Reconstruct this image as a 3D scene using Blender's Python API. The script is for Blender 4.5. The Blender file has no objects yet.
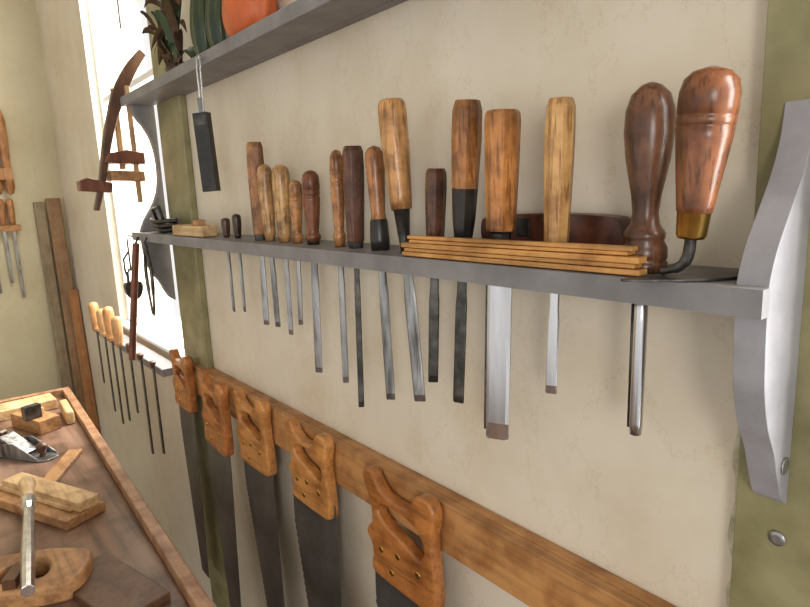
import bpy, math, random
from mathutils import Vector as V, Matrix, noise
random.seed(4)
H=1.5            # eye height; geometry is written relative to eye height, lifted at the end
TOP=[]           # top-level objects
# ------------------------------------------------------------------ materials
def newmat(name):
    m=bpy.data.materials.new(name); m.use_nodes=True
    nt=m.node_tree; b=nt.nodes['Principled BSDF']; return m,nt,b
def ramp(nt,stops):
    r=nt.nodes.new('ShaderNodeValToRGB'); e=r.color_ramp.elements
    while len(e)<len(stops): e.new(0.5)
    for i,(p,c) in enumerate(stops): e[i].position=p; e[i].color=(*c,1)
    return r
def coords(nt,scale,rot=(0,0,0)):
    tc=nt.nodes.new('ShaderNodeTexCoord'); mp=nt.nodes.new('ShaderNodeMapping')
    mp.inputs['Scale'].default_value=scale; mp.inputs['Rotation'].default_value=rot
    nt.links.new(tc.outputs['Object'],mp.inputs['Vector']); return mp
def noiz(nt,vec,scale,detail=6,rough=.6):
    n=nt.nodes.new('ShaderNodeTexNoise'); n.inputs['Scale'].default_value=scale
    n.inputs['Detail'].default_value=detail; n.inputs['Roughness'].default_value=rough
    nt.links.new(vec.outputs['Vector'],n.inputs['Vector']); return n
def mult(nt,a,b,fac=1):
    m=nt.nodes.new('ShaderNodeMix'); m.data_type='RGBA'; m.blend_type='MULTIPLY'
    m.inputs[0].default_value=fac; nt.links.new(a,m.inputs[6]); nt.links.new(b,m.inputs[7]); return m.outputs[2]
def bump(nt,b,h,strength,dist=.001):
    bp=nt.nodes.new('ShaderNodeBump'); bp.inputs['Strength'].default_value=strength; bp.inputs['Distance'].default_value=dist
    nt.links.new(h,bp.inputs['Height']); nt.links.new(bp.outputs['Normal'],b.inputs['Normal'])
def sc(c,k): return tuple(min(1,x*k) for x in c)
def wood(name,col,axis='z',rough=.4,contrast=.55,grain=1.0,dirt=.6,dscale=22,lines=0):
    m,nt,b=newmat(name)
    s=[70,70,70]; s['xyz'.index(axis)]=5
    mp=coords(nt,tuple(k*grain for k in s)); n=noiz(nt,mp,1.6,7)
    r=ramp(nt,[(.3,sc(col,contrast)),(.5,col),(.72,sc(col,1.22))]); nt.links.new(n.outputs['Fac'],r.inputs['Fac'])
    mp2=coords(nt,(1,1,1)); n2=noiz(nt,mp2,dscale,5)
    r2=ramp(nt,[(.36,(dirt,dirt*.85,dirt*.75)),(.58,(1,1,1))]); nt.links.new(n2.outputs['Fac'],r2.inputs['Fac'])
    o=mult(nt,r.outputs['Color'],r2.outputs['Color'])
    if lines:
        n3=noiz(nt,mp,4.5,3,.5); r3=ramp(nt,[(.36,(.45,.38,.33)),(.46,(1,1,1))]); nt.links.new(n3.outputs['Fac'],r3.inputs['Fac'])
        o=mult(nt,o,r3.outputs['Color'],lines)
    nt.links.new(o,b.inputs['Base Color'])
    rr=nt.nodes.new('ShaderNodeMapRange'); rr.inputs['To Min'].default_value=rough+.15; rr.inputs['To Max'].default_value=max(.12,rough-.12)
    nt.links.new(n2.outputs['Fac'],rr.inputs['Value']); nt.links.new(rr.outputs['Result'],b.inputs['Roughness'])
    bump(nt,b,n.outputs['Fac'],.25,.0006); return m
def mottled(name,c1,c2,rough=.5,metal=0,scale=30,bs=.15,lo=.35,hi=.65,bd=.001,stretch=(1,1,1)):
    m,nt,b=newmat(name); mp=coords(nt,stretch); n=noiz(nt,mp,scale,6)
    r=ramp(nt,[(lo,c1),(hi,c2)]); nt.links.new(n.outputs['Fac'],r.inputs['Fac'])
    nt.links.new(r.outputs['Color'],b.inputs['Base Color'])
    b.inputs['Roughness'].default_value=rough; b.inputs['Metallic'].default_value=metal
    bump(nt,b,n.outputs['Fac'],bs,bd); return m
def plaster(name,c1,c2,c3):
    m,nt,b=newmat(name); mp=coords(nt,(1,1,1))
    n=noiz(nt,mp,1.9,5); n2=noiz(nt,mp,7,6,.55)
    r=ramp(nt,[(.3,c1),(.62,c2)]); nt.links.new(n.outputs['Fac'],r.inputs['Fac'])
    r2=ramp(nt,[(.3,c3),(.52,(1,1,1))]); nt.links.new(n2.outputs['Fac'],r2.inputs['Fac'])
    mp3=coords(nt,(1.0,1.0,.55)); wv=noiz(nt,mp3,6,9,.7)
    r3=ramp(nt,[(.496,(1,1,1)),(.5,(.85,.80,.72)),(.504,(1,1,1))]); nt.links.new(wv.outputs['Fac'],r3.inputs['Fac'])
    o=mult(nt,r.outputs['Color'],r2.outputs['Color']); o=mult(nt,o,r3.outputs['Color'])
    nt.links.new(o,b.inputs['Base Color']); b.inputs['Roughness'].default_value=.5
    n4=noiz(nt,mp,8,5,.55); bump(nt,b,n4.outputs['Fac'],.6,.005); return m
M={}
M['wall']=plaster('cream_plaster',(.66,.575,.45),(.77,.70,.575),(.92,.89,.83))
M['wall2']=plaster('far_plaster',(.55,.49,.31),(.63,.57,.39),(.95,.93,.9))
M['grey']=mottled('grey_shelf_paint',(.17,.162,.168),(.25,.24,.245),.5,0,14,.25)
M['greyl']=mottled('light_grey_bracket_paint',(.27,.265,.285),(.38,.37,.395),.45,0,16,.3)
M['olive']=mottled('olive_trim_paint',(.19,.17,.075),(.32,.29,.15),.45,0,12,.4,bd=.002)
M['steel']=mottled('worn_steel',(.09,.083,.075),(.42,.42,.42),.28,.8,22,.05,stretch=(3,3,.5))
M['dsteel']=mottled('dark_steel',(.04,.037,.035),(.13,.125,.115),.38,.8,50,.1)
M['bright']=mottled('bright_steel',(.50,.50,.51),(.68,.68,.70),.22,.95,20,.03,stretch=(3,3,.3))
M['sawsteel']=mottled('saw_blade_steel',(.075,.073,.072),(.20,.195,.19),.33,.6,7,.06)
M['brass']=mottled('brass',(.55,.33,.07),(.8,.55,.16),.25,1,40,.1)
M['black']=mottled('blackened',(.008,.007,.006),(.03,.025,.02),.35,0,40,.15)
M['white']=mottled('white_sash_paint',(.84,.84,.82),(.9,.9,.88),.5,0,20,.1)
M['leather']=mottled('brown_leather',(.05,.016,.010),(.14,.045,.025),.35,0,60,.4)
M['floor']=wood('floor_boards',(.16,.10,.06),'x',.6)
M['ceil']=mottled('ceiling_white',(.6,.57,.5),(.68,.64,.57),.9,0,6,.1)
M['bench']=wood('bench_top_wood',(.24,.14,.095),'x',.32,.45,.35,.4,8)
M['lip']=wood('bench_lip_wood',(.40,.22,.12),'x',.4,.6,.6,.6)
M['rail']=wood('rail_wood',(.50,.25,.09),'x',.45,.62,.6,.65)
M['strip']=wood('strip_wood',(.62,.31,.09),'x',.45,.5,1,.65)
M['pale']=wood('pale_wood_x',(.62,.43,.22),'x',.5,.6,.8,.75)
M['mid']=wood('mid_wood_x',(.42,.22,.09),'x',.45,.55,.8,.6)
M['midz']=wood('mid_wood_z',(.45,.21,.07),'z',.4,.55,.8,.6)
M['palez']=wood('pale_wood_z',(.42,.27,.13),'z',.5,.6,.7,.7)
M['plank']=wood('plank_tan',(.34,.21,.11),'z',.6,.7,.4,.8)
M['plankg']=wood('plank_grey',(.30,.24,.15),'z',.6,.7,.4,.8)
M['planko']=wood('plank_orange',(.46,.22,.08),'z',.5,.7,.4,.8)
M['dkwood']=wood('dark_wood_z',(.12,.055,.027),'z',.4,.6)
M['redwood']=wood('red_wood_z',(.20,.07,.035),'z',.4,.6)
M['leaf']=mottled('dark_leaf',(.015,.035,.012),(.05,.085,.025),.45,0,20,.2)
M['dryleaf']=mottled('dried_leaf',(.04,.018,.01),(.13,.075,.03),.6,0,25,.2)
M['greeng']=mottled('green_gourd_skin',(.012,.025,.010),(.07,.095,.035),.35,0,9,.2,stretch=(6,6,.6))
M['orange']=mottled('orange_gourd_skin',(.50,.09,.02),(.68,.15,.03),.45,0,12,.2)
M['grout']=mottled('rough_plaster_edge',(.35,.34,.2),(.7,.66,.52),.8,0,60,.8,bd=.003)
# ------------------------------------------------------------------ mesh builder
def mat_at(mats,i): return mats[i] if isinstance(mats,(list,tuple)) else mats
class MB:
    def __init__(s): s.v=[];s.f=[];s.m=[];s.sm=[];s.mats=[]
    def mi(s,k):
        if k not in s.mats: s.mats.append(k)
        return s.mats.index(k)
    def add(s,vs,fs,mat,smooth=False):
        o=len(s.v); s.v+= [V(p) for p in vs]
        for f in fs: s.f.append([o+i for i in f]); s.m.append(s.mi(mat)); s.sm.append(smooth)
    def box(s,a,b,mat,T=None):
        x0,y0,z0=a;x1,y1,z1=b
        vs=[V(p) for p in [(x0,y0,z0),(x1,y0,z0),(x1,y1,z0),(x0,y1,z0),(x0,y0,z1),(x1,y0,z1),(x1,y1,z1),(x0,y1,z1)]]
        if T: vs=[T@p for p in vs]
        s.add(vs,[(0,3,2,1),(4,5,6,7),(0,1,5,4),(1,2,6,5),(2,3,7,6),(3,0,4,7)],mat)
    def loft(s,rings,mats,smooth=True,caps=True):
        n=len(rings[0]); vs=[p for r in rings for p in r]; o=len(s.v); s.v+=[V(p) for p in vs]
        for i in range(len(rings)-1):
            mt=mat_at(mats,i)
            for j in range(n):
                k=(j+1)%n; s.f.append([o+i*n+j,o+i*n+k,o+(i+1)*n+k,o+(i+1)*n+j]); s.m.append(s.mi(mt)); s.sm.append(smooth)
        if caps:
            s.f.append([o+j for j in range(n)][::-1]); s.m.append(s.mi(mat_at(mats,0))); s.sm.append(False)
            s.f.append([o+(len(rings)-1)*n+j for j in range(n)]); s.m.append(s.mi(mat_at(mats,-1))); s.sm.append(False)
    def lathe(s,p0,p1,prof,mats,n=20,smooth=True,rot=0,sx=1.0):
        p0=V(p0);p1=V(p1);ax=(p1-p0); a=ax.normalized()
        u=a.cross(V((0.3,1,0.1))).normalized(); w=a.cross(u)
        if abs(a.y)>.9: u=a.cross(V((1,0,0))).normalized(); w=a.cross(u)
        rings=[]
        for t,r in prof:
            c=p0+ax*t
            rings.append([c+u*(math.cos(rot+2*math.pi*j/n)*r*sx)+w*(math.sin(rot+2*math.pi*j/n)*r) for j in range(n)])
        s.loft(rings,mats,smooth)
    def tube(s,pts,rad,mat,n=8,smooth=True):
        pts=[V(p) for p in pts]; rings=[]; up=V((.2,.3,.93)).normalized()
        for i,p in enumerate(pts):
            d=(pts[min(i+1,len(pts)-1)]-pts[max(i-1,0)]).normalized()
            u=d.cross(up)
            if u.length<.1: u=d.cross(V((1,0,0)))
            u.normalize(); w=d.cross(u); r=rad if not isinstance(rad,(list,tuple)) else rad[i]
            rings.append([p+u*math.cos(2*math.pi*j/n)*r+w*math.sin(2*math.pi*j/n)*r for j in range(n)])
        s.loft(rings,mat,smooth)
    def extr(s,poly,fn,d0,d1,mat,smooth=False):
        n=len(poly); vs=[fn(a,b,d0) for a,b in poly]+[fn(a,b,d1) for a,b in poly]
        fs=[list(range(n))[::-1],[n+i for i in range(n)]]+[[i,(i+1)%n,n+(i+1)%n,n+i] for i in range(n)]
        s.add(vs,fs,mat,smooth)
    def addmesh(s,me,mat,T):
        o=len(s.v); s.v+=[T@v.co for v in me.vertices]
        for p in me.polygons:
            s.f.append([o+i for i in p.vertices]); s.m.append(s.mi(mat)); s.sm.append(abs(p.normal.z)<.97)
def fin(mb,name,bevel=0,segs=2):
    import bmesh
    me=bpy.data.meshes.new(name); 
    xs=[p.x for p in mb.v];ys=[p.y for p in mb.v];zs=[p.z for p in mb.v]
    c=V(((min(xs)+max(xs))/2,(min(ys)+max(ys))/2,(min(zs)+max(zs))/2))
    me.from_pydata([p-c for p in mb.v],[],mb.f)
    for k in mb.mats: me.materials.append(M[k] if isinstance(k,str) else k)
    for p,mi,sm in zip(me.polygons,mb.m,mb.sm): p.material_index=mi; p.use_smooth=sm
    bm=bmesh.new(); bm.from_mesh(me); bmesh.ops.recalc_face_normals(bm,faces=bm.faces); bm.to_mesh(me); bm.free()
    ob=bpy.data.objects.new(name,me); ob.location=c; bpy.context.collection.objects.link(ob)
    if bevel:
        b=ob.modifiers.new('bevel','BEVEL'); b.width=bevel; b.segments=segs; b.limit_method='ANGLE'; b.angle_limit=math.radians(40)
    TOP.append(ob)
    return ob
def smoothpoly(pts,k=5,closed=True):
    out=[];n=len(pts); two=len(pts[0])==2
    for i in (range(n) if closed else range(n-1)):
        idx=[(i+d)%n if closed else max(0,min(n-1,i+d)) for d in (-1,0,1,2)]
        p0,p1,p2,p3=[V((*pts[q],0)) if two else V(pts[q]) for q in idx]
        for j in range(k):
            t=j/k
            q=.5*((2*p1)+(-p0+p2)*t+(2*p0-5*p1+4*p2-p3)*t*t+(-p0+3*p1-3*p2+p3)*t**3)
            out.append((q.x,q.y) if two else (q.x,q.y,q.z))
    if not closed: out.append(tuple(pts[-1]))
    return out
def curve_plate(outers,thick,bev):
    cu=bpy.data.curves.new('tmp','CURVE'); cu.dimensions='2D'; cu.fill_mode='BOTH'
    cu.extrude=max(.0001,thick/2-bev); cu.bevel_depth=bev; cu.bevel_resolution=3; cu.offset=-bev
    for pts in outers:
        sp=cu.splines.new('POLY'); sp.points.add(len(pts)-1); sp.use_cyclic_u=True
        for i,(x,y) in enumerate(pts): sp.points[i].co=(x,y,0,1)
    ob=bpy.data.objects.new('tmp',cu); bpy.context.collection.objects.link(ob)
    bpy.context.view_layer.update()
    me=bpy.data.meshes.new_from_object(ob.evaluated_get(bpy.context.evaluated_depsgraph_get()))
    bpy.data.objects.remove(ob); return me
# ------------------------------------------------------------------ room
WY=.55
mb=MB()
def wl(x0,x1,z0,z1): mb.box((x0,WY,z0),(x1,WY+.20,z1),'wall')
LW0,LW1,RW0,RW1=-2.42,-1.67,-.085,.85
wl(-3.2,LW0,-1.5,1.3); wl(LW0,LW1,-1.5,-.45); wl(LW0,LW1,1.05,1.3); wl(LW1,RW0,-1.5,1.3)
wl(RW0,RW1,-1.5,-.7); wl(RW0,RW1,1.05,1.3); wl(RW1,1.6,-1.5,1.3)
fin(mb,'wall_back')
mb=MB(); mb.box((-3.4,-2.6,-1.5),(-3.2,.75,1.3),'wall2'); fin(mb,'wall_left')
mb=MB(); mb.box((-3.4,-2.6,-1.6),(1.6,.75,-1.5),'floor'); fin(mb,'floor')
mb=MB(); mb.box((-3.4,-2.6,1.3),(1.6,.75,1.4),'ceil'); fin(mb,'ceiling')
def window(name,x0,x1,z0,z1,vb,hb,y0):
    mb=MB(); y1=y0+.03; f=.022
    mb.box((x0,y0,z0),(x0+f,y1,z1),'white');mb.box((x1-f,y0,z0),(x1,y1,z1),'white')
    mb.box((x0+f,y0,z0),(x1-f,y1,z0+f),'white');mb.box((x0+f,y0,z1-f),(x1-f,y1,z1),'white')
    for x in vb: mb.box((x-.008,y0+.008,z0+f),(x+.008,y1-.004,z1-f),'white')
    for z in hb: mb.box((x0+f,y0+.006,z-.010),(x1-f,y1-.002,z+.010),'white')
    mb.box((x0+.001,.535,z0+.0005),(x1-.001,y0,z0+.012),'white')
    if name=='window_1':
        mb.box((-2.055,y0-.004,.52),(-2.04,y0+.006,.78),'steel'); mb.box((-2.06,y0-.012,.60),(-2.035,y0+.008,.64),'steel')
        mb.box((-2.052,y0+.006,.38),(-2.043,y0+.012,1.03),'white')
    return fin(mb,name,.002)
window('window_1',LW0,LW1,-.45,1.05,[],[.36],.575)
window('window_2',RW0,RW1,-.7,1.05,[.38],[.2],.68)
mb=MB(); mb.box((-1.669,.532,-1.2),(-1.50,.5499,1.2),'olive'); fin(mb,'trim_1',.003)
mb=MB(); mb.box((-.207,.532,-1.2),(-.085,.5499,1.2),'olive')
mb.lathe((-.172,.532,-.304),(-.172,.529,-.304),[(0,.007),(.6,.007),(1,.004)],'steel',14)
fin(mb,'trim_2',.003)
mb=MB(); pl=[]
for i in range(90):
    z=-1.1+i*(1.0/89); pl.append((-.2065-.004-.012*abs(noise.noise(V((z*14,3,1))))-.004*random.random(),z))
mb.extr([(-.2065,-1.1)]+pl+[(-.2065,-.1)],lambda a,b,d:(a,d,b),.545,.5499,'grout'); fin(mb,'trim_3')
# ------------------------------------------------------------------ chisels: top x,z, tip x,z, handle dia, blade width, style, colour
L=[(-1.133,-.030,-1.135,-.226,.018,.006,'round',(.06,.03,.02)),
(-1.189,-.038,-1.189,-.233,.018,.006,'round',(.10,.05,.03)),
(-1.027,.097,-1.040,-.239,.032,.012,'oct',(.42,.19,.07)),
(-.996,.057,-.993,-.236,.028,.010,'round',(.56,.32,.13)),
(-.936,.053,-.944,-.243,.031,.009,'round',(.62,.37,.15)),
(-.888,.025,-.905,-.219,.022,.008,'turned',(.54,.25,.09)),
(-.838,.038,-.855,-.294,.028,.013,'turned',(.24,.08,.03)),
(-.761,.063,-.773,-.293,.021,.010,'turned',(.50,.22,.075)),
(-.718,.065,-.733,-.323,.031,.009,'oct',(.14,.055,.027)),
(-.668,.061,-.657,-.292,.027,.013,'blackround',(.44,.19,.07)),
(-.626,.113,-.592,-.278,.037,.016,'socket',(.64,.33,.12)),
(-.545,.025,-.564,-.245,.026,.013,'oct',(.12,.05,.028)),
(-.490,.095,-.518,-.261,.034,.014,'blackoct',(.42,.18,.055)),
(-.439,.078,-.454,-.290,.038,.027,'socketoct',(.60,.25,.07)),
(-.366,.080,-.377,-.215,.029,.012,'oct',(.68,.39,.15)),
(-.276,.080,-.281,-.230,.039,.015,'london',(.16,.068,.033))]
CY=.49; ST=-.078; SB=-.099
PROF={
'oct':[(0,.70),(.06,.74),(.07,.82),(.6,.98),(.8,1),(.95,.95),(1,.78)],
'round':[(0,.62),(.06,.66),(.09,.80),(.14,.74),(.2,.78),(.5,.95),(.75,1),(.88,.97),(.95,.82),(.985,.5),(1,.15)],
'turned':[(0,.7),(.05,.74),(.08,.9),(.12,.92),(.15,.72),(.2,.70),(.3,.8),(.6,.98),(.645,.98),(.66,.88),(.675,.98),(.72,1),(.735,.9),(.75,1),(.85,.98),(.93,.9),(.98,.6),(1,.2)],
'blackround':[(0,.95),(.1,1),(.28,.9),(.3,.8),(.36,.72),(.6,.86),(.85,1),(.93,.9),(.98,.6),(1,.15)],
'socket':[(0,.34),(.05,.36),(.28,.58),(.285,.72),(.36,.8),(.7,.96),(.93,1),(.98,.94),(1,.8)],
'blackoct':[(0,.55),(.12,.62),(.25,.78),(.45,.88),(.75,1),(.94,.97),(1,.8)],
'socketoct':[(0,.55),(.18,.60),(.20,.80),(.22,.84),(.6,.95),(.93,1),(.98,.95),(1,.84)],
'london':[(0,1.0),(.05,1.02),(.06,.94),(.075,1.0),(.13,.98),(.17,.82),(.185,.88),(.21,.88),(.23,.78),(.26,.62),(.32,.55),(.42,.64),(.6,.92),(.74,1.04),(.86,1.0),(.94,.8),(.985,.42),(1,.1)],
}
slots=[]
def blade(mb,p0,p2,w,th,yaw,mat,bevel=.02,wide=False):
    p0=V(p0);p2=V(p2);d=(p2-p0).normalized();Ln=(p2-p0).length
    wd=V((math.cos(yaw),math.sin(yaw),0)); nd=d.cross(wd).normalized(); wd=nd.cross(d).normalized()
    if nd.y>0: nd=-nd
    a=.5*w if wide else .30*w+.0015
    secs=[(0,a,.5,.5),(.03,a,.5,.5),(.045,.5*w if wide else .42*w,.5,.5),(.06,.5*w,.5,.5),(Ln-bevel,.5*w,.42,.42),(Ln-bevel*.15,.5*w,-.20,.42),(Ln,.42*w,-.36,.42)]
    rings=[]
    for s,hw,tf,tb in secs:
        c=p0+d*s
        rings.append([c+wd*hw+nd*(tf*th*.35),c+wd*hw*.72+nd*tf*th,c-wd*hw*.72+nd*tf*th,c-wd*hw+nd*(tf*th*.35),c-wd*hw-nd*tb*th,c+wd*hw-nd*tb*th])
    mb.loft(rings,mat,False)
for i,(tx,tz,bx,bz,dia,bw,sty,col) in enumerate(L):
    k=(tz-ST)/(tz-bz); sx=tx+(bx-tx)*k
    top=(tx,CY,tz); bot=(sx,CY,ST+.0008); tip=(bx,CY,bz)
    wm=wood('handle_wood_%d'%i,col,'z',.28,.45,1.0,.34 if i!=14 else .55,[26,34,30,38,30,40,30,44,30,36,24,40,26,22,28,24][i],.8)
    pr=[(t,r*dia/2) for t,r in PROF[sty]]
    mts=[wm]*(len(pr)-1)
    if sty=='socket': mts[0]=mts[1]=mts[2]='dsteel'
    if sty=='socketoct': mts[0]=mts[1]='dsteel'
    if sty in('blackround','blackoct'): mts[0]=mts[1]=mts[2]='black'
    if i in (2,6,8): mts[0]='dsteel'
    mb=MB(); octy=sty in('oct','blackoct','socketoct')
    mb.lathe(bot,top,pr,mts,8 if octy else 24,not octy,rot=.3)
    yaw=math.radians([35,30,30,40,25,50,30,45,60,35,30,45,25,28,30,30][i])
    smat='dsteel' if i in (8,11,12) else 'steel'
    if i in(13,14,15): smat='bright'
    if i==15:
        dd=(V(tip)-V(bot)); mb.tube([bot,V(bot)+dd*.3,V(bot)+dd*.93,tip],[.0055,.006,.006,.0052],'bright',14)
        mb.tube([V(bot)+V((-.0068,-.001,-.015)),V(tip)+V((-.0058,-.001,.006))],[.0022,.0022],'dsteel',8)
    else:
        blade(mb,bot,tip,bw,.0035 if bw<.02 else .006,yaw,smat,.022 if bw>.02 else .010,bw>.02)
    if i==13:
        blade(mb,V(bot)+V((-.0125,-.006,0)),V(tip)+V((-.0125,-.006,.012)),.004,.002,yaw,'dsteel',.004,True)
    slots.append((sx-bw*.5-.003,sx+bw*.5+.003))
    fin(mb,'wood_chisel' if sty!='london' else 'turned_handle_gouge',.0012 if octy else 0)
# ------------------------------------------------------------------ tool shelf with slots; ends notched round the brackets
mb=MB(); x0,x1=-1.7095,-.190; a0=x0+.0235
mb.box((-1.735,.45,SB),(-.166,.4625,ST),'grey'); mb.box((a0,.4625,SB),(x1,.481,ST),'grey')
mb.box((a0,.499,SB),(x1,.5315,ST),'grey'); mb.box((-1.4995,.5315,SB),(-.2075,.5499,ST),'grey')
slots.sort(); c=a0; merged=[]
for a,b in slots:
    if merged and a<=merged[-1][1]+.002: merged[-1]=(merged[-1][0],max(b,merged[-1][1]))
    else: merged.append((a,b))
for a,b in merged: mb.box((c,.481,SB),(a,.499,ST),'grey'); c=b
mb.box((c,.481,SB),(x1,.499,ST),'grey')
fin(mb,'tool_shelf')
mb=MB(); mb.box((-1.735,.462,.2472),(-.166,.5315,.2702),'grey'); mb.box((-1.4995,.5315,.2472),(-.2075,.5499,.2702),'grey'); fin(mb,'upper_shelf',.0015)
prof_a=[(.247,.476),(.23,.478),(.213,.487),(.195,.502),(.175,.517),(.155,.5295)]
prof_b=[(.055,.5305),(.03,.526),(.005,.515),(-.015,.501),(-.036,.485),(-.055,.472),(-.078,.4632),(-.10,.4632),(-.13,.465),(-.16,.469),(-.19,.480),(-.215,.496),(-.24,.507),(-.262,.519),(-.27,.531)]
prof_l=[(.247,.476),(.23,.478),(.213,.486),(.195,.499),(.17,.512),(.14,.520),(.10,.524),(.055,.522),(.02,.514),(-.01,.500),(-.036,.483)]+prof_b[5:]
for x0_,mt,pfs in ((-.1895,'greyl',(prof_a,prof_b)),(-1.71,'grey',(prof_l,))):
    mb=MB()
    for prof in pfs:
        pp=smoothpoly([(y,z) for z,y in prof],4,False)
        mb.extr(pp+[(.5318,prof[-1][0]),(.5318,prof[0][0])],lambda a,b,d:(d,a,b),x0_,x0_+.0225,mt)
    if mt=='greyl':
        mb.lathe((x0_+.0225,.519,-.232),(x0_+.0245,.519,-.232),[(0,.0075),(.7,.0075),(1,.005)],'steel',16)
    fin(mb,'scroll_bracket',.0012)
# ------------------------------------------------------------------ big gouge with brass ferrule + cranked neck
mb=MB(); wm=wood('gouge_handle',(.27,.10,.04),'z',.26,.5,1,.40,26,.8)
b0=V((-.2245,.463,-.045)); t0=V((-.214,.463,.079))
pr=[(0,.0095),(.02,.0110),(.16,.0122),(.165,.0128),(.2,.0135),(.4,.0165),(.6,.0195),(.66,.0202),(.668,.0194),(.676,.0203),(.72,.0207),(.728,.0198),(.736,.0208),(.86,.0206),(.93,.0185),(.975,.0130),(1,.003)]
mb.lathe(b0,t0,pr,['brass','brass',wm]+[wm]*14,28)
mb.tube(smoothpoly([(-.2245,.463,-.044),(-.2252,.463,-.055),(-.228,.463,-.063),(-.235,.462,-.069),(-.246,.460,-.0718)],4,False),[.0045]*9+[.004]*4+[.003]*4,'dsteel',10)
fin(mb,'cranked_gouge')
mb=MB(); poly=[(-.262,.428),(-.248,.433),(-.225,.450),(-.205,.472),(-.1935,.505),(-.197,.514),(-.215,.507),(-.236,.485),(-.252,.458)]
mb.extr(smoothpoly(poly,3),lambda a,b,d:(a,b,d),ST+.0006,ST+.0026,'dsteel'); fin(mb,'flat_scraper_blade',.0004)
# ------------------------------------------------------------------ bundle of strips
def obox(mb,c,l,w,h,ang,mat,tilt=0):
    T=Matrix.Translation(V(c))@Matrix.Rotation(ang,4,'Z')@Matrix.Rotation(tilt,4,'Y')
    mb.box((-l/2,-w/2,-h/2),(l/2,w/2,h/2),mat,T)
mb=MB(); z=ST+.0008
for k,(xa,xb,yc,h,a) in enumerate([(-.574,-.262,.462,.0055,.0),(-.570,-.268,.463,.0045,.006),(-.576,-.262,.4615,.0060,-.006),(-.560,-.275,.4635,.0040,.010)]):
    obox(mb,((xa+xb)/2,yc,z+h/2),xb-xa,.013,h-.0007,a,'strip'); z+=h
obox(mb,(-.42,.464,z+.002),.30,.009,.004,-.012,'strip')
fin(mb,'wood_strip_bundle',.0007)
mb=MB(); poly=smoothpoly([(-.50,ST+.001),(-.505,-.045),(-.49,-.033),(-.41,-.030),(-.34,-.032),(-.322,-.04),(-.318,ST+.001)],4,False)
mb.extr(poly,lambda a,b,d:(a,d,b),.522,.546,'leather'); mb.box((-.45,.5205,-.055),(-.43,.5225,-.035),'black'); fin(mb,'leather_tool_roll',.004)
mb=MB(); obox(mb,(-1.33,.475,ST+.0125),.17,.035,.023,.03,'pale'); obox(mb,(-1.30,.475,ST+.030),.06,.02,.012,-.2,'mid'); fin(mb,'wood_offcut',.002)
mb=MB()
for k in range(3):
    pts=[(-1.57+.07*math.cos(t)*(.7+.1*k)+.012*math.sin(3*t+k),.487+.016*math.sin(t+k*.3),ST+.008+k*.011+.002*math.sin(2*t+k)) for t in [j*2*math.pi/24 for j in range(25)]]
    mb.tube(pts,.0055,'black',8)
mb.tube([(-1.60,.48,ST+.03),(-1.61,.475,ST+.06),(-1.56,.475,ST+.065),(-1.55,.48,ST+.03)],.004,'black')
fin(mb,'coiled_black_cord')
# ------------------------------------------------------------------ hanging bevel
mb=MB(); X0=-1.155
mb.tube([(X0,.459,.252),(X0-.001,.455,.262),(X0-.004,.452,.258),(X0-.006,.452,.24),(X0-.006,.452,.16)],.0022,'bright')
mb.tube([(X0+.012,.459,.255),(X0+.012,.452,.262),(X0+.010,.452,.24),(X0+.006,.452,.16)],.0018,'bright')
T=Matrix.Translation(V((X0,.452,.088)))@Matrix.Rotation(math.radians(35),4,'Z')@Matrix.Rotation(-.04,4,'Y')
mb.box((-.015,-.008,-.073),(.015,.008,.073),'black',T); mb.box((-.013,-.0084,.05),(.013,.0084,.068),'dsteel',T)
mb.box((-.004,-.002,.06),(.004,.002,.10),'steel',T)
fin(mb,'sliding_bevel_square',.002)
# ------------------------------------------------------------------ wooden clamp left, padlock, bar, dividers
mb=MB(); cx=-1.755
def yz(poly,x0,x1,mat): mb.extr(poly,lambda a,b,d:(d,a,b),x0,x1,mat)
arc=smoothpoly([(.53,.40),(.49,.355),(.452,.29),(.425,.21),(.405,.13),(.388,.05),(.369,-.015)],5,False)
arc2=smoothpoly([(.545,.385),(.512,.335),(.478,.27),(.447,.20),(.422,.12),(.402,.045),(.381,-.018)],5,False)
yz(arc+arc2[::-1],cx-.012,cx+.012,'dkwood')
mb.box((cx-.03,.452,.09),(cx-.014,.466,.30),'palez'); mb.box((cx+.014,.476,.0),(cx+.028,.488,.30),'palez')
yz([(.405,.105),(.505,.100),(.505,.13),(.46,.138),(.415,.128)],cx-.033,cx+.032,'redwood')
yz([(.415,.06),(.50,.055),(.50,.082),(.415,.085)],cx-.033,cx+.032,'mid')
yz([(.34,.035),(.415,.028),(.42,.052),(.36,.068),(.34,.06)],cx-.02,cx+.02,'redwood')
fin(mb,'wooden_screw_clamp',.003)
mb=MB()
mb.tube([(-1.742,.452,-.09),(-1.75,.444,-.085),(-1.75,.440,-.10),(-1.75,.440,-.18)],.0025,'black')
mb.tube([(-1.75,.43,-.215),(-1.75,.43,-.19),(-1.75,.435,-.18),(-1.75,.445,-.18),(-1.75,.452,-.19),(-1.75,.452,-.215)],.004,'dsteel')
mb.extr(smoothpoly([(.422,-.215),(.46,-.215),(.462,-.24),(.45,-.26),(.432,-.26),(.42,-.24)],3),lambda a,b,d:(d,a,b),-1.76,-1.74,'black')
mb.tube([(-1.75,.44,-.13),(-1.75,.425,-.15),(-1.75,.425,-.18),(-1.75,.43,-.20)],.003,'black')
fin(mb,'hanging_padlock',.001)
mb=MB(); mb.tube([(-1.668,.440,-.105),(-1.69,.424,-.25),(-1.71,.405,-.42)],.010,'redwood',6,False); mb.tube([(-1.668,.447,-.088),(-1.668,.440,-.104),(-1.668,.440,-.11)],.003,'black'); fin(mb,'hanging_wooden_bar',.001)
mb=MB()
mb.lathe((-1.60,.441,-.115),(-1.60,.447,-.115),[(0,.010),(1,.010)],'dsteel',14)
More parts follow.
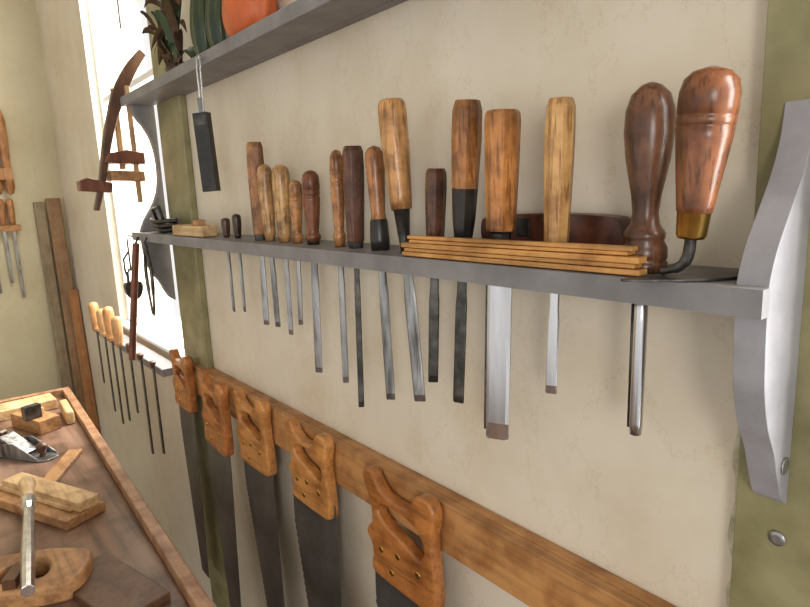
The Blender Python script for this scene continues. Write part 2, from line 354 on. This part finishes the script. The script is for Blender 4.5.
for s in (-1,1): mb.tube(smoothpoly([(-1.60,.444,-.115),(-1.60+s*.022,.444,-.16),(-1.60+s*.02,.444,-.22),(-1.60+s*.006,.444,-.29)],4,False),[.0045]*9+[.003]*3+[.0012],'dsteel',8)
mb.tube([(-1.60,.4495,-.088),(-1.60,.443,-.10),(-1.60,.443,-.112)],.002,'black')
fin(mb,'dividers')
# ------------------------------------------------------------------ small rack at window
mb=MB(); mb.box((-2.5,.475,-.485),(-1.70,.525,-.462),'grey')
for x in (-2.45,-1.75): mb.box((x-.015,.525,-.50),(x+.015,.5499,-.462),'grey')
fin(mb,'small_tool_rack',.002)
for k,(x,hh,bl,col,d) in enumerate([(-2.42,.11,.20,(.55,.30,.12),.034),(-2.30,.10,.28,(.60,.36,.16),.036),(-2.20,.12,.30,(.58,.3,.12),.036),(-2.10,.10,.26,(.5,.28,.12),.034),(-1.98,.03,.2,(.1,.05,.03),.02),(-1.86,.02,.3,(.1,.05,.03),.02),(-1.74,.02,.26,(.1,.05,.03),.018)]):
    mb=MB(); wm=wood('rack_handle_%d'%k,col,'z',.35)
    mb.lathe((x,.463,-.461),(x+.004,.463,-.461+hh),[(t,r*d/2) for t,r in PROF['round']],wm,16)
    mb.box((x-.008,.4625,-.461-bl),(x+.008,.4665,-.461),'dsteel')
    fin(mb,'narrow_chisel',.0005)
# ------------------------------------------------------------------ saw rail and saws
mb=MB(); mb.box((-1.64,.516,-.508),(-.2165,.5315,-.430),'rail'); mb.box((-1.4995,.5315,-.508),(-.2165,.5499,-.430),'rail')
fin(mb,'saw_rail',.002)
outer=[(-.01,.06),(.05,.0),(.14,.0),(.20,.07),(.28,.14),(.40,.17),(.55,.175),(.67,.145),(.73,.06),(.80,.0),(.92,-.01),(1.0,.07),(1.0,.18),(.975,.30),(.975,.45),(.99,.60),(1.0,.75),(1.0,.90),(.94,.985),(.7,1.0),(.35,1.0),(.12,.985),(.07,.91),(.10,.80),(.08,.70),(.02,.63),(.04,.56),(.10,.50),(.115,.40),(.09,.28),(.03,.17)]
hole=[(.23,.29),(.40,.255),(.64,.265),(.80,.33),(.86,.45),(.80,.56),(.68,.535),(.50,.48),(.34,.44),(.23,.38)]
def saw(xc,ztop,w,h,blw,bll,mat,lean=0.,y=.503):
    so=smoothpoly(outer,6); sh=smoothpoly(hole,6)
    A=[((a-.5)*w,-b*h) for a,b in so]; B=[((a-.5)*w,-b*h) for a,b in sh]
    me=curve_plate([A,B],.022,.0055)
    T=Matrix.Translation(V((xc,y,ztop)))@Matrix.Rotation(lean,4,'Y')@Matrix.Rotation(math.pi/2,4,'X')
    mb=MB(); mb.addmesh(me,mat,T)
    R=Matrix.Translation(V((xc,y,ztop)))@Matrix.Rotation(lean,4,'Y')
    bw=blw; pts=[(-.47*bw,-h*.80),(.47*bw,-h*.80),(.48*bw,-h-.02),(.40*bw,-h-bll),(-.02*bw,-h-bll)]
    x0,z0,x1,z1=-.02*bw,-h-bll,-.49*bw,-h-.05
    N=70
    for j in range(1,N):
        t=j/N; off=.0 if j%2 else -.004
        pts.append((x0+(x1-x0)*t+off,z0+(z1-z0)*t))
    pts.append((x1,z1))
    mb.extr(pts,lambda a,b,d:R@V((a,d,b)),-.0008,.0008,'sawsteel')
    for a,b in ((.25,.70),(.5,.66),(.78,.70),(.4,.86)):
        p=R@V(((a-.5)*w,-.0108,-b*h)); q=R@V(((a-.5)*w,-.0122,-b*h))
        mb.lathe(p,q,[(0,.0055),(.7,.0055),(1,.004)],'brass',14)
    return fin(mb,'hand_saw')
sm=[wood('saw_handle_a',(.48,.185,.05),'x',.28,.6,.7,.5,16,.5),wood('saw_handle_b',(.60,.27,.08),'x',.30,.65,.7,.55,16,.45)]
saw(-.662,-.425,.168,.178,.16,.55,sm[0])
saw(-.932,-.416,.148,.158,.165,.55,sm[1])
saw(-1.177,-.414,.155,.165,.15,.5,sm[1],lean=-.03)
saw(-1.325,-.404,.14,.175,.14,.5,sm[0],lean=.05,y=.480)
saw(-1.60,-.400,.13,.155,.12,.5,sm[0],lean=.03,y=.500)
# ------------------------------------------------------------------ upper shelf things
def gourd(name,c,R,h,mat,ribs,stem,sy=.55,prof=None):
    mb=MB(); prof=prof or [(0,.25),(.03,.6),(.15,.88),(.4,1.0),(.7,.88),(.9,.55),(1,.2)]; rings=[];n=48
    for t,r in smoothpoly(prof,3,False): rings.append([V((c[0]+math.cos(2*math.pi*j/n)*r*R*(1+.05*math.cos(ribs*2*math.pi*j/n)),c[1]+math.sin(2*math.pi*j/n)*r*R*sy*(1+.05*math.cos(ribs*2*math.pi*j/n)),c[2]+h*t)) for j in range(n)])
    mb.loft(rings,mat); t=V(c)+V((0,0,h*.97)); mb.tube([t,t+V((.01,0,.02)),t+V((.025,0,.035))],[.009,.007,.008],stem); return fin(mb,name)
gourd('orange_gourd',(-1.035,.505,.2708),.068,.12,'orange',8,'leaf',.55)
pear=[(0,.35),(.04,.75),(.2,1.0),(.4,.9),(.6,.6),(.75,.42),(.9,.36),(1,.2)]
gourd('green_gourd',(-1.150,.505,.2708),.033,.20,'greeng',10,'dryleaf',.9,pear)
gourd('green_gourd',(-1.225,.505,.2708),.034,.24,'greeng',10,'dryleaf',.9,pear)
mb=MB(); px,py=-1.40,.50
for k in range(30):
    a=random.uniform(-3.0,.1); ln=random.uniform(.10,.20); w=random.uniform(.008,.016); rise=random.uniform(0.06,.22)
    dx,dy=math.cos(a),math.sin(a)*.3; c0=V((px+random.uniform(-.04,.05),py-.005,.285+random.uniform(0,.12))); pts=[]
    for j in range(7):
        t=j/6; p=c0+V((dx*ln*.45*t,max(-.05,dy*ln*t),rise*t-.10*t*t))
        p.z=max(p.z,.2735); p.y=min(p.y,.545); p.x=min(p.x,-1.275); ww=w*math.sin(math.pi*min(1,t*.9+.08)); pts.append((p,ww))
    sd=V((-dy,dx,.4)).normalized(); vs=[];fs=[]
    for p,ww in pts: vs+= [p-sd*ww+V((0,0,.003)),p,p+sd*ww+V((0,0,.003))]
    for v_ in vs: v_.y=min(v_.y,.548); v_.z=max(v_.z,.2712); v_.x=min(v_.x,-1.265)
    for j in range(6): fs+= [(j*3,j*3+1,j*3+4,j*3+3),(j*3+1,j*3+2,j*3+5,j*3+4)]
    mb.add(vs,fs,'dryleaf' if k%3 else 'leaf',True)
mb.lathe((px,py,.2712),(px,py,.30),[(0,.022),(.5,.026),(1,.018)],'dryleaf',12)
fin(mb,'dried_leaf_bunch')
# ------------------------------------------------------------------ bench
ang=math.radians(-2.3)
BO=V((-2.22,.321,-.6))
TB=Matrix.Translation(BO)@Matrix.Rotation(ang,4,'Z')
mb=MB()
mb.box((0,-.85,-.065),(1.85,-.022,-.022),'bench',TB)
mb.box((0,-.022,-.10),(1.85,0,0),'lip',TB); mb.box((-.022,-.85,-.10),(0,0,0),'lip',TB)
mb.box((0,-.872,-.10),(1.85,-.85,0),'lip',TB)
for x in (.05,1.72):
    for y in (-.80,-.10): mb.box((x,y,-.9),(x+.08,y+.08,-.065),'lip',TB)
fin(mb,'workbench',.002)
BZ=-.622
def bb(name,parts,bev=.002):
    mb=MB()
    for (x,y,l,w,z0,h,a,mat) in parts: obox(mb,(x,y,BZ+z0+h/2+.0005),l,w,h,a,mat)
    return fin(mb,name,bev)
bb('moulded_wood_block',[(-1.40,.125,.27,.085,0,.020,.42,'mid'),(-1.405,.137,.26,.045,.020,.020,.42,'pale'),(-1.41,.108,.25,.008,.020,.010,.42,'pale')])
bb('pale_board',[(-2.13,.12,.09,.28,0,.03,.05,'pale')])
bb('small_wooden_plane',[(-1.95,.185,.15,.060,0,.04,.35,'mid'),(-1.95,.185,.05,.03,.04,.02,.35,'pale'),(-1.91,.175,.02,.045,.04,.04,.35,'dsteel')])
bb('wood_wedge',[(-1.97,.268,.14,.022,0,.04,-.04,'pale')],.006)
bb('dark_board',[(-1.0,.160,.20,.09,0,.014,.25,'dkwood')])
bb('wood_block',[(-1.60,-.03,.20,.08,0,.022,.15,'mid')])
bb('wood_block',[(-1.95,.0,.13,.09,0,.028,-.3,'pale')])
bb('narrow_board',[(-1.58,.185,.20,.035,0,.010,-.5,'mid')])
T=Matrix.Translation(V((-1.76,.125,BZ+.0005)))@Matrix.Rotation(.55,4,'Z')
mb=MB(); so=[(-.11,-.022),(-.10,-.028),(.09,-.028),(.11,-.015),(.113,0),(.11,.015),(.09,.028),(-.10,.028),(-.11,.022)]
mb.extr(so,lambda a,b,d:T@V((a,b,d)),0,.004,'steel')
ck=[(-.09,.004),(-.06,.012),(-.03,.034),(.01,.040),(.05,.024),(.09,.006),(.095,.004)]
for y in (-.028,.025): mb.extr(ck,lambda a,b,d:T@V((a,d,b)),y,y+.003,'steel')
mb.extr([(-.05,.045),(-.045,.050),(.035,.012),(.03,.006)],lambda a,b,d:T@V((a,d,b)),-.021,.021,'steel')
mb.lathe(T@V((.075,0,.004)),T@V((.075,0,.04)),[(0,.008),(.2,.006),(.4,.011),(.8,.014),(1,.006)],'dkwood',16)
mb.extr(smoothpoly([(-.10,.004),(-.06,.004),(-.062,.02),(-.058,.035),(-.05,.055),(-.07,.062),(-.085,.055),(-.078,.035),(-.088,.02)],3),lambda a,b,d:T@V((a,d,b)),-.009,.009,'dkwood')
fin(mb,'metal_bench_plane',.0012)
body=smoothpoly([(-.10,-.02),(-.085,-.055),(-.03,-.065),(.03,-.065),(.085,-.055),(.10,-.02),(.09,.03),(.05,.05),(.0,.055),(-.05,.05),(-.09,.03)],5)
hole2=smoothpoly([(-.035,-.03),(.0,-.038),(.035,-.03),(.035,.0),(.015,.02),(-.015,.02),(-.035,.0)],5)
me=curve_plate([body,hole2[::-1]],.036,.007)
T=Matrix.Translation(V((-1.11,.060,BZ+.0185)))@Matrix.Rotation(math.radians(60),4,'Z')
mb=MB(); mb.addmesh(me,'mid',T); mb.box((-.01,-.06,.0),(.01,-.02,.035),'dkwood',T); fin(mb,'router_plane')
mb=MB()
mb.lathe((-1.31,.092,BZ+.066),(-1.40,.100,BZ+.068),[(0,.009),(.1,.013),(.5,.011),(.8,.016),(.95,.014),(1,.006)],'pale',18)
mb.lathe((-1.00,.050,BZ+.056),(-1.31,.092,BZ+.066),[(0,.010),(.3,.011),(.85,.009),(.9,.013),(1,.013)],'bright',10,False)
fin(mb,'steel_turnscrew',.0006)
# ------------------------------------------------------------------ far wall items
def lean(name,y0,y1,zt,xt,xb,th,mat):
    mb=MB(); mb.add([(xb,y0,-1.499),(xb,y1,-1.499),(xt,y1,zt),(xt,y0,zt),(xb+th,y0,-1.499),(xb+th,y1,-1.499),(xt+th,y1,zt),(xt+th,y0,zt)],
      [(0,1,2,3),(4,5,6,7),(0,1,5,4),(1,2,6,5),(2,3,7,6),(3,0,4,7)],mat); fin(mb,name,.003)
lean('leaning_plank',.425,.468,.02,-3.198,-3.15,.018,'plankg')
lean('leaning_plank',.475,.532,.035,-3.198,-3.12,.022,'plank')
lean('leaning_plank',.505,.545,-.386,-3.15,-3.08,.015,'planko')
mb=MB()
for (x,z0,z1,r,m_) in ((.345,.06,.42,.02,'midz'),(.30,.06,.40,.02,'midz')):
    mb.lathe((-3.165,x,z0),(-3.165,x,z1),[(0,.012),(.1,.02),(.3,.014),(.6,.02),(.85,.02),(1,.008)],m_,16)
mb.box((-3.185,.25,.12),(-3.145,.36,.17),'midz'); mb.tube([(-3.199,.33,.43),(-3.165,.33,.43),(-3.165,.345,.41)],.004,'dsteel')
fin(mb,'wooden_marking_gauge',.002)
mb=MB(); mb.box((-3.199,.18,-.10),(-3.15,.36,-.075),'midz')
for y,z in ((.335,-.40),(.30,-.33),(.25,-.37)):
    mb.box((-3.185,y-.006,z),(-3.18,y+.006,-.10),'steel'); mb.lathe((-3.175,y,-.075),(-3.175,y,.04),[(t,r*.015) for t,r in PROF['round']],'midz',14)
fin(mb,'far_chisel_rack')
# ------------------------------------------------------------------ lift all to floor = 0
for o in TOP: o.location.z+=H
# ------------------------------------------------------------------ camera
Xc=V((0.6285,-0.1169,0.7690)).normalized();Zc=V((-0.0417,0.9821,0.1834)); Zc=(Zc-Xc*Zc.dot(Xc)).normalized(); Yc=Zc.cross(Xc)
cam=bpy.data.cameras.new('camera'); co=bpy.data.objects.new('camera',cam); bpy.context.collection.objects.link(co)
R=Matrix((Xc,Yc,Zc)).to_4x4(); co.matrix_world=Matrix.Translation(V((0,0,H)))@R
cam.sensor_width=36; cam.lens=36*602/810; cam.clip_start=.01; bpy.context.scene.camera=co
# ------------------------------------------------------------------ light
w=bpy.data.worlds.new('sky'); bpy.context.scene.world=w; w.use_nodes=True
bg=w.node_tree.nodes['Background']; bg.inputs[0].default_value=(1.0,.985,.96,1); bg.inputs[1].default_value=1.02
def area(name,loc,target,sx,sy,e,col):
    l=bpy.data.lights.new(name,'AREA'); l.shape='RECTANGLE'; l.size=sx; l.size_y=sy; l.energy=e; l.color=col
    o=bpy.data.objects.new(name,l); o.location=loc; o.rotation_euler=(V(target)-V(loc)).to_track_quat('-Z','Y').to_euler(); bpy.context.collection.objects.link(o)
area('window_daylight_left',(-2.0,.95,H+.45),(-2.0,0,H-.3),.65,1.3,75,(1,.98,.93))
area('window_daylight_right',(.62,.90,H+.2),(-.3,.35,H-.1),.5,1.3,44,(1,.99,.97))
area('room_fill_light',(1.5,-1.3,H+.1),(-.6,.55,H-.25),.5,.8,20,(1,.97,.92))  # added fill lamp on the open side, grades the wall brightness; no window there
sc_=bpy.context.scene; sc_.view_settings.view_transform='Standard'; sc_.view_settings.look='Medium High Contrast' if 'Medium High Contrast' in [i.identifier for i in sc_.view_settings.bl_rna.properties['look'].enum_items] else 'None'
sc_.view_settings.exposure=-.10
